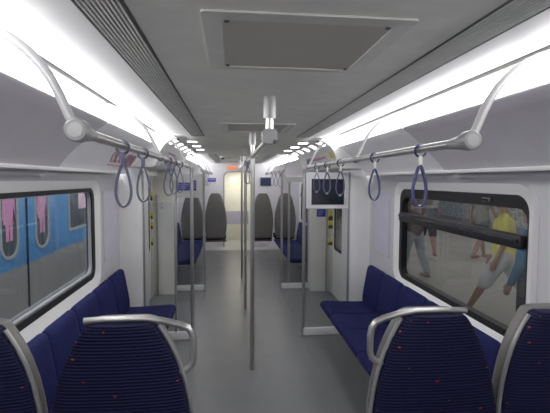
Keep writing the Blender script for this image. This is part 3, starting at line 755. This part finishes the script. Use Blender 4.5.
def person(loc, rotz, H, label, top, bottom, leg='trousers', stride=0.0, arm=0.25, lean=0.0, sleeve=.5, shoes='ink', longhair=False, slim=1.0):
    """faces local +Y, feet at z=0"""
    t = thing('person', label, 'person', loc, rotz); s = H/1.72
    hip, kn = .90, .49
    J = {}
    for sg, ph in ((-1, stride), (1, -stride)):
        hx = sg*.095
        a = ph*.55; hy = 0
        bend = .10+.25*max(0, -ph)
        k_ = Vector((hx, hy+.41*math.sin(a), hip-.41*math.cos(a)))
        a2 = a-bend if ph < 0 else a-.05
        an = k_+Vector((0, .41*math.sin(a2), -.41*math.cos(a2)))
        J[sg] = [Vector((hx, 0, hip)), k_, an]
    low = min(J[-1][2].z, J[1][2].z)-.075
    dz = Vector((0, 0, -low))
    for sg in J: J[sg] = [p+dz for p in J[sg]]
    z0 = -low
    def T(z, y=0, x=0): return Vector((x, y+lean*(z-.9), z+z0))
    segs = [(T(.93), T(1.08), .125, .115), (T(1.08), T(1.28), .115, .13), (T(.93, 0, -.07), T(.93, 0, .07), .10, .10), (T(1.30, 0, -.09), T(1.30, 0, .09), .105, .105), (T(1.38, -.005, -.15), T(1.38, -.005, .15), .055, .055), (T(1.38), T(1.53, .01), .058, .052)]
    hd = T(1.62, .02)
    blobs = [(hd, .076, .096, .112), (hd+Vector((0, .035, -.06)), .055, .062, .055), (hd+Vector((0, .098, -.015)), .013, .020, .022), (hd+Vector((0, .088, -.062)), .024, .012, .010),
             (hd+Vector((-.078, -.005, -.01)), .012, .020, .030), (hd+Vector((.078, -.005, -.01)), .012, .020, .030)]
    tseg, bseg, shoe = [], [], []
    for sg in (-1, 1):
        h_, k_, a_ = J[sg]
        segs += [(h_, k_, .088, .056), (k_, k_.lerp(a_, .35), .054, .056), (k_.lerp(a_, .35), a_, .056, .036)]
        toe = a_+Vector((0, .155, -.045)); segs += [(a_+Vector((0, -.03, -.04)), a_+Vector((0, .07, -.05)), .033, .032), (a_, a_+Vector((0, .06, -.045)), .036, .030), (a_+Vector((0, .07, -.05)), toe, .032, .024)]
        if leg == 'trousers': bseg += [(h_, k_, .108, .080), (k_, a_+Vector((0, 0, .03)), .080, .066)]
        elif leg == 'shorts': bseg += [(h_, h_.lerp(k_, 1.02), .118, .098)]
        else: bseg += [(h_, h_.lerp(k_, .72), .112, .096)]
        shoe.append([(a_+Vector((0, -.035, -.045)), a_+Vector((0, .07, -.052)), .038, .036), (a_+Vector((0, .07, -.052)), toe+Vector((0, .01, -.002)), .036, .028)])
        sh = T(1.38, -.005, sg*.185); ph = -(stride if sg < 0 else -stride)
        aa = arm*1.0*ph+.05
        el = sh+Vector((sg*.05, .28*math.sin(aa), -.28*math.cos(aa))); fa = aa+.35
        wr = el+Vector((sg*.01, .25*math.sin(fa), -.25*math.cos(fa)))
        segs += [(sh, el, .050, .040), (el, wr, .040, .026)]
        d = (wr-el).normalized(); fw = Vector((0, 1, 0))-d*d.y; fw.normalize(); sd = d.cross(fw).normalized()
        pc = wr+d*.045
        segs += [(wr, wr+d*.08+fw*.022, .024, .018), (wr, wr+d*.08-fw*.022, .024, .018), (wr, wr+d*.085, .024, .018)]
        inn = Vector((-sg, 0, 0))
        for q, ln in ((-.030, .060), (-.010, .076), (.011, .082), (.032, .072)):
            b0 = wr+d*.085+fw*q; m0 = b0+d*ln*.55+inn*.006; e0 = m0+d*ln*.40+inn*.022
            segs += [(b0, m0, .0095, .0088), (m0, e0, .0088, .0078)]
        b0 = wr+d*.03+fw*.025; m0 = b0+d*.035+fw*.028+inn*.012; e0 = m0+d*.030+fw*.006+inn*.010
        segs += [(b0, m0, .012, .0105), (m0, e0, .0105, .0085)]
        tseg += [(sh, sh.lerp(el, sleeve*1.1), .066, .064)]
        if sleeve > .95: tseg += [(el, wr, .056, .042)]
    sc = Matrix.Diagonal((s*slim, s*(slim+1)/2, s, 1))
    def fin(b, nm, m_, vox, sm=4):
        bmesh.ops.transform(b.b, matrix=sc, verts=b.b.verts[:]); return remeshed(b, nm, m_, vox, t, sm)
    fin(cap_mb(segs, blobs), 'body', 'skin', .0085, 3)
    tseg += [(T(.92), T(1.08), .150, .140), (T(1.08), T(1.28), .140, .15), (T(.93, 0, -.075), T(.93, 0, .075), .122, .122), (T(1.30, 0, -.10), T(1.30, 0, .10), .124, .124), (T(1.385, -.005, -.15), T(1.385, -.005, .15), .070, .070)]
    fin(cap_mb(tseg), 'top', top, .014, 6)
    bseg += [(T(.93, 0, -.07), T(.93, 0, .07), .116, .116), (T(.86, 0, -.05), T(.86, 0, .05), .116, .116)]
    fin(cap_mb(bseg), 'shorts' if leg != 'trousers' else 'trousers', bottom, .014, 6)
    for sg_ in shoe: fin(cap_mb(sg_), 'shoe', shoes, .010, 2)
    hb = [(hd+Vector((0, -.022, .03)), .086, .098, .098)]
    if longhair: hb += [(hd+Vector((0, -.075, -.09)), .075, .040, .13)]
    fin(cap_mb([], hb), 'hair', 'hair', .012, 2)
    for sg in (-1, 1):
        b = MB(); b.ellipsoid((hd+Vector((sg*.03, .090, .012))), .010, .008, .007, 10, 6); bmesh.ops.transform(b.b, matrix=sc, verts=b.b.verts[:]); b.build('eye', 'ink', t)
    return t
def cloth(n, c): return mat(n, c, .9, noise=.12, nscale=14, spec=.1)
person((3.33, 5.12, 0), 1.02, 1.72, 'person in yellow shirt and pale shorts striding along the platform', cloth('yellow_shirt', (.78, .68, .16)), cloth('pale_shorts', (.50, .51, .52)), 'shorts', 1.0, .03, 0.0, .62, cloth('brown_sandal', (.20, .15, .11)), slim=.86)
person((2.725, 3.78, 0), .45, 1.53, 'person in teal blue top and dark trousers close to the right window', cloth('teal_top', (.03, .10, .18)), cloth('dark_trousers', (.055, .06, .07)), 'trousers', .15, .05, 0, 1.0, longhair=True)
person((3.12, 7.35, 0), .3, 1.62, 'person in pale blue grey trousers seen at the left edge of the right window', cloth('brown_top', (.13, .09, .08)), cloth('pale_trousers', (.33, .37, .41)), 'trousers', .45, .4, 0, .4, cloth('tan_shoe', (.3, .2, .15)))
person((4.35, 9.35, 0), -.3, 1.66, 'person in dark top with bare legs walking far along the platform', cloth('grey_top', (.16, .15, .13)), cloth('dark_shorts', (.06, .06, .07)), 'short', .9, .4, 0, .4, cloth('sandal_a', (.30, .14, .10)))
person((5.42, 8.95, 0), -1.2, 1.70, 'person in grey clothes and sandals with bare legs in the middle of the right window', cloth('sage_top', (.20, .20, .16)), cloth('navy_shorts', (.06, .07, .09)), 'short', .6, .5, 0, .4, cloth('sandal_b', (.32, .12, .10)))

# ------------------------------------------------------------------ lamps outside
def area(name, loc, size, sy, power, rot=(0, 0, 0), col=(1, .97, .92)):
    l = bpy.data.lights.new(name, 'AREA'); l.shape = 'RECTANGLE'; l.size = size; l.size_y = sy; l.energy = power; l.color = col
    o = bpy.data.objects.new(name, l); COL.objects.link(o); o.location = loc; o.rotation_euler = rot; return o
area('platform_lamp', (6, 8, 3.5), 3, 16, 108)
area('track_lamp', (-1.9, 6, 3.4), .4, 14, 170, (0, math.radians(-25), 0), (1, 1, 1))
area('gangway_lamp', (0, 11.7, 1.97), .4, .6, 5, col=(1, .95, .8))

wd = bpy.data.worlds.new('World'); S.world = wd; wd.use_nodes = True
bg = wd.node_tree.nodes['Background']; bg.inputs[0].default_value = (.35, .37, .40, 1); bg.inputs[1].default_value = .05

# ------------------------------------------------------------------ camera
cam = bpy.data.cameras.new('Camera'); co = bpy.data.objects.new('Camera', cam); COL.objects.link(co)
f, yaw, pitch, roll = 423.2, .1046, -.0630, .0052
cam.sensor_fit = 'HORIZONTAL'; cam.sensor_width = 36; cam.lens = f/550*36; cam.clip_start = .02
cy, sy, cp, sp = math.cos(yaw), math.sin(yaw), math.cos(pitch), math.sin(pitch)
fwd = Vector((sy*cp, cy*cp, sp)); r0 = Vector((cy, -sy, 0)); u0 = r0.cross(fwd)
c, s_ = math.cos(roll), math.sin(roll)
rt = c*r0+s_*u0; up = -s_*r0+c*u0
mw = Matrix(((rt.x, up.x, -fwd.x, -CX), (rt.y, up.y, -fwd.y, 0), (rt.z, up.z, -fwd.z, 1.75), (0, 0, 0, 1)))
co.matrix_world = mw; S.camera = co
S.view_settings.view_transform = 'Standard'; S.view_settings.look = 'None'; S.view_settings.exposure = 0.42; S.view_settings.gamma = 1.27
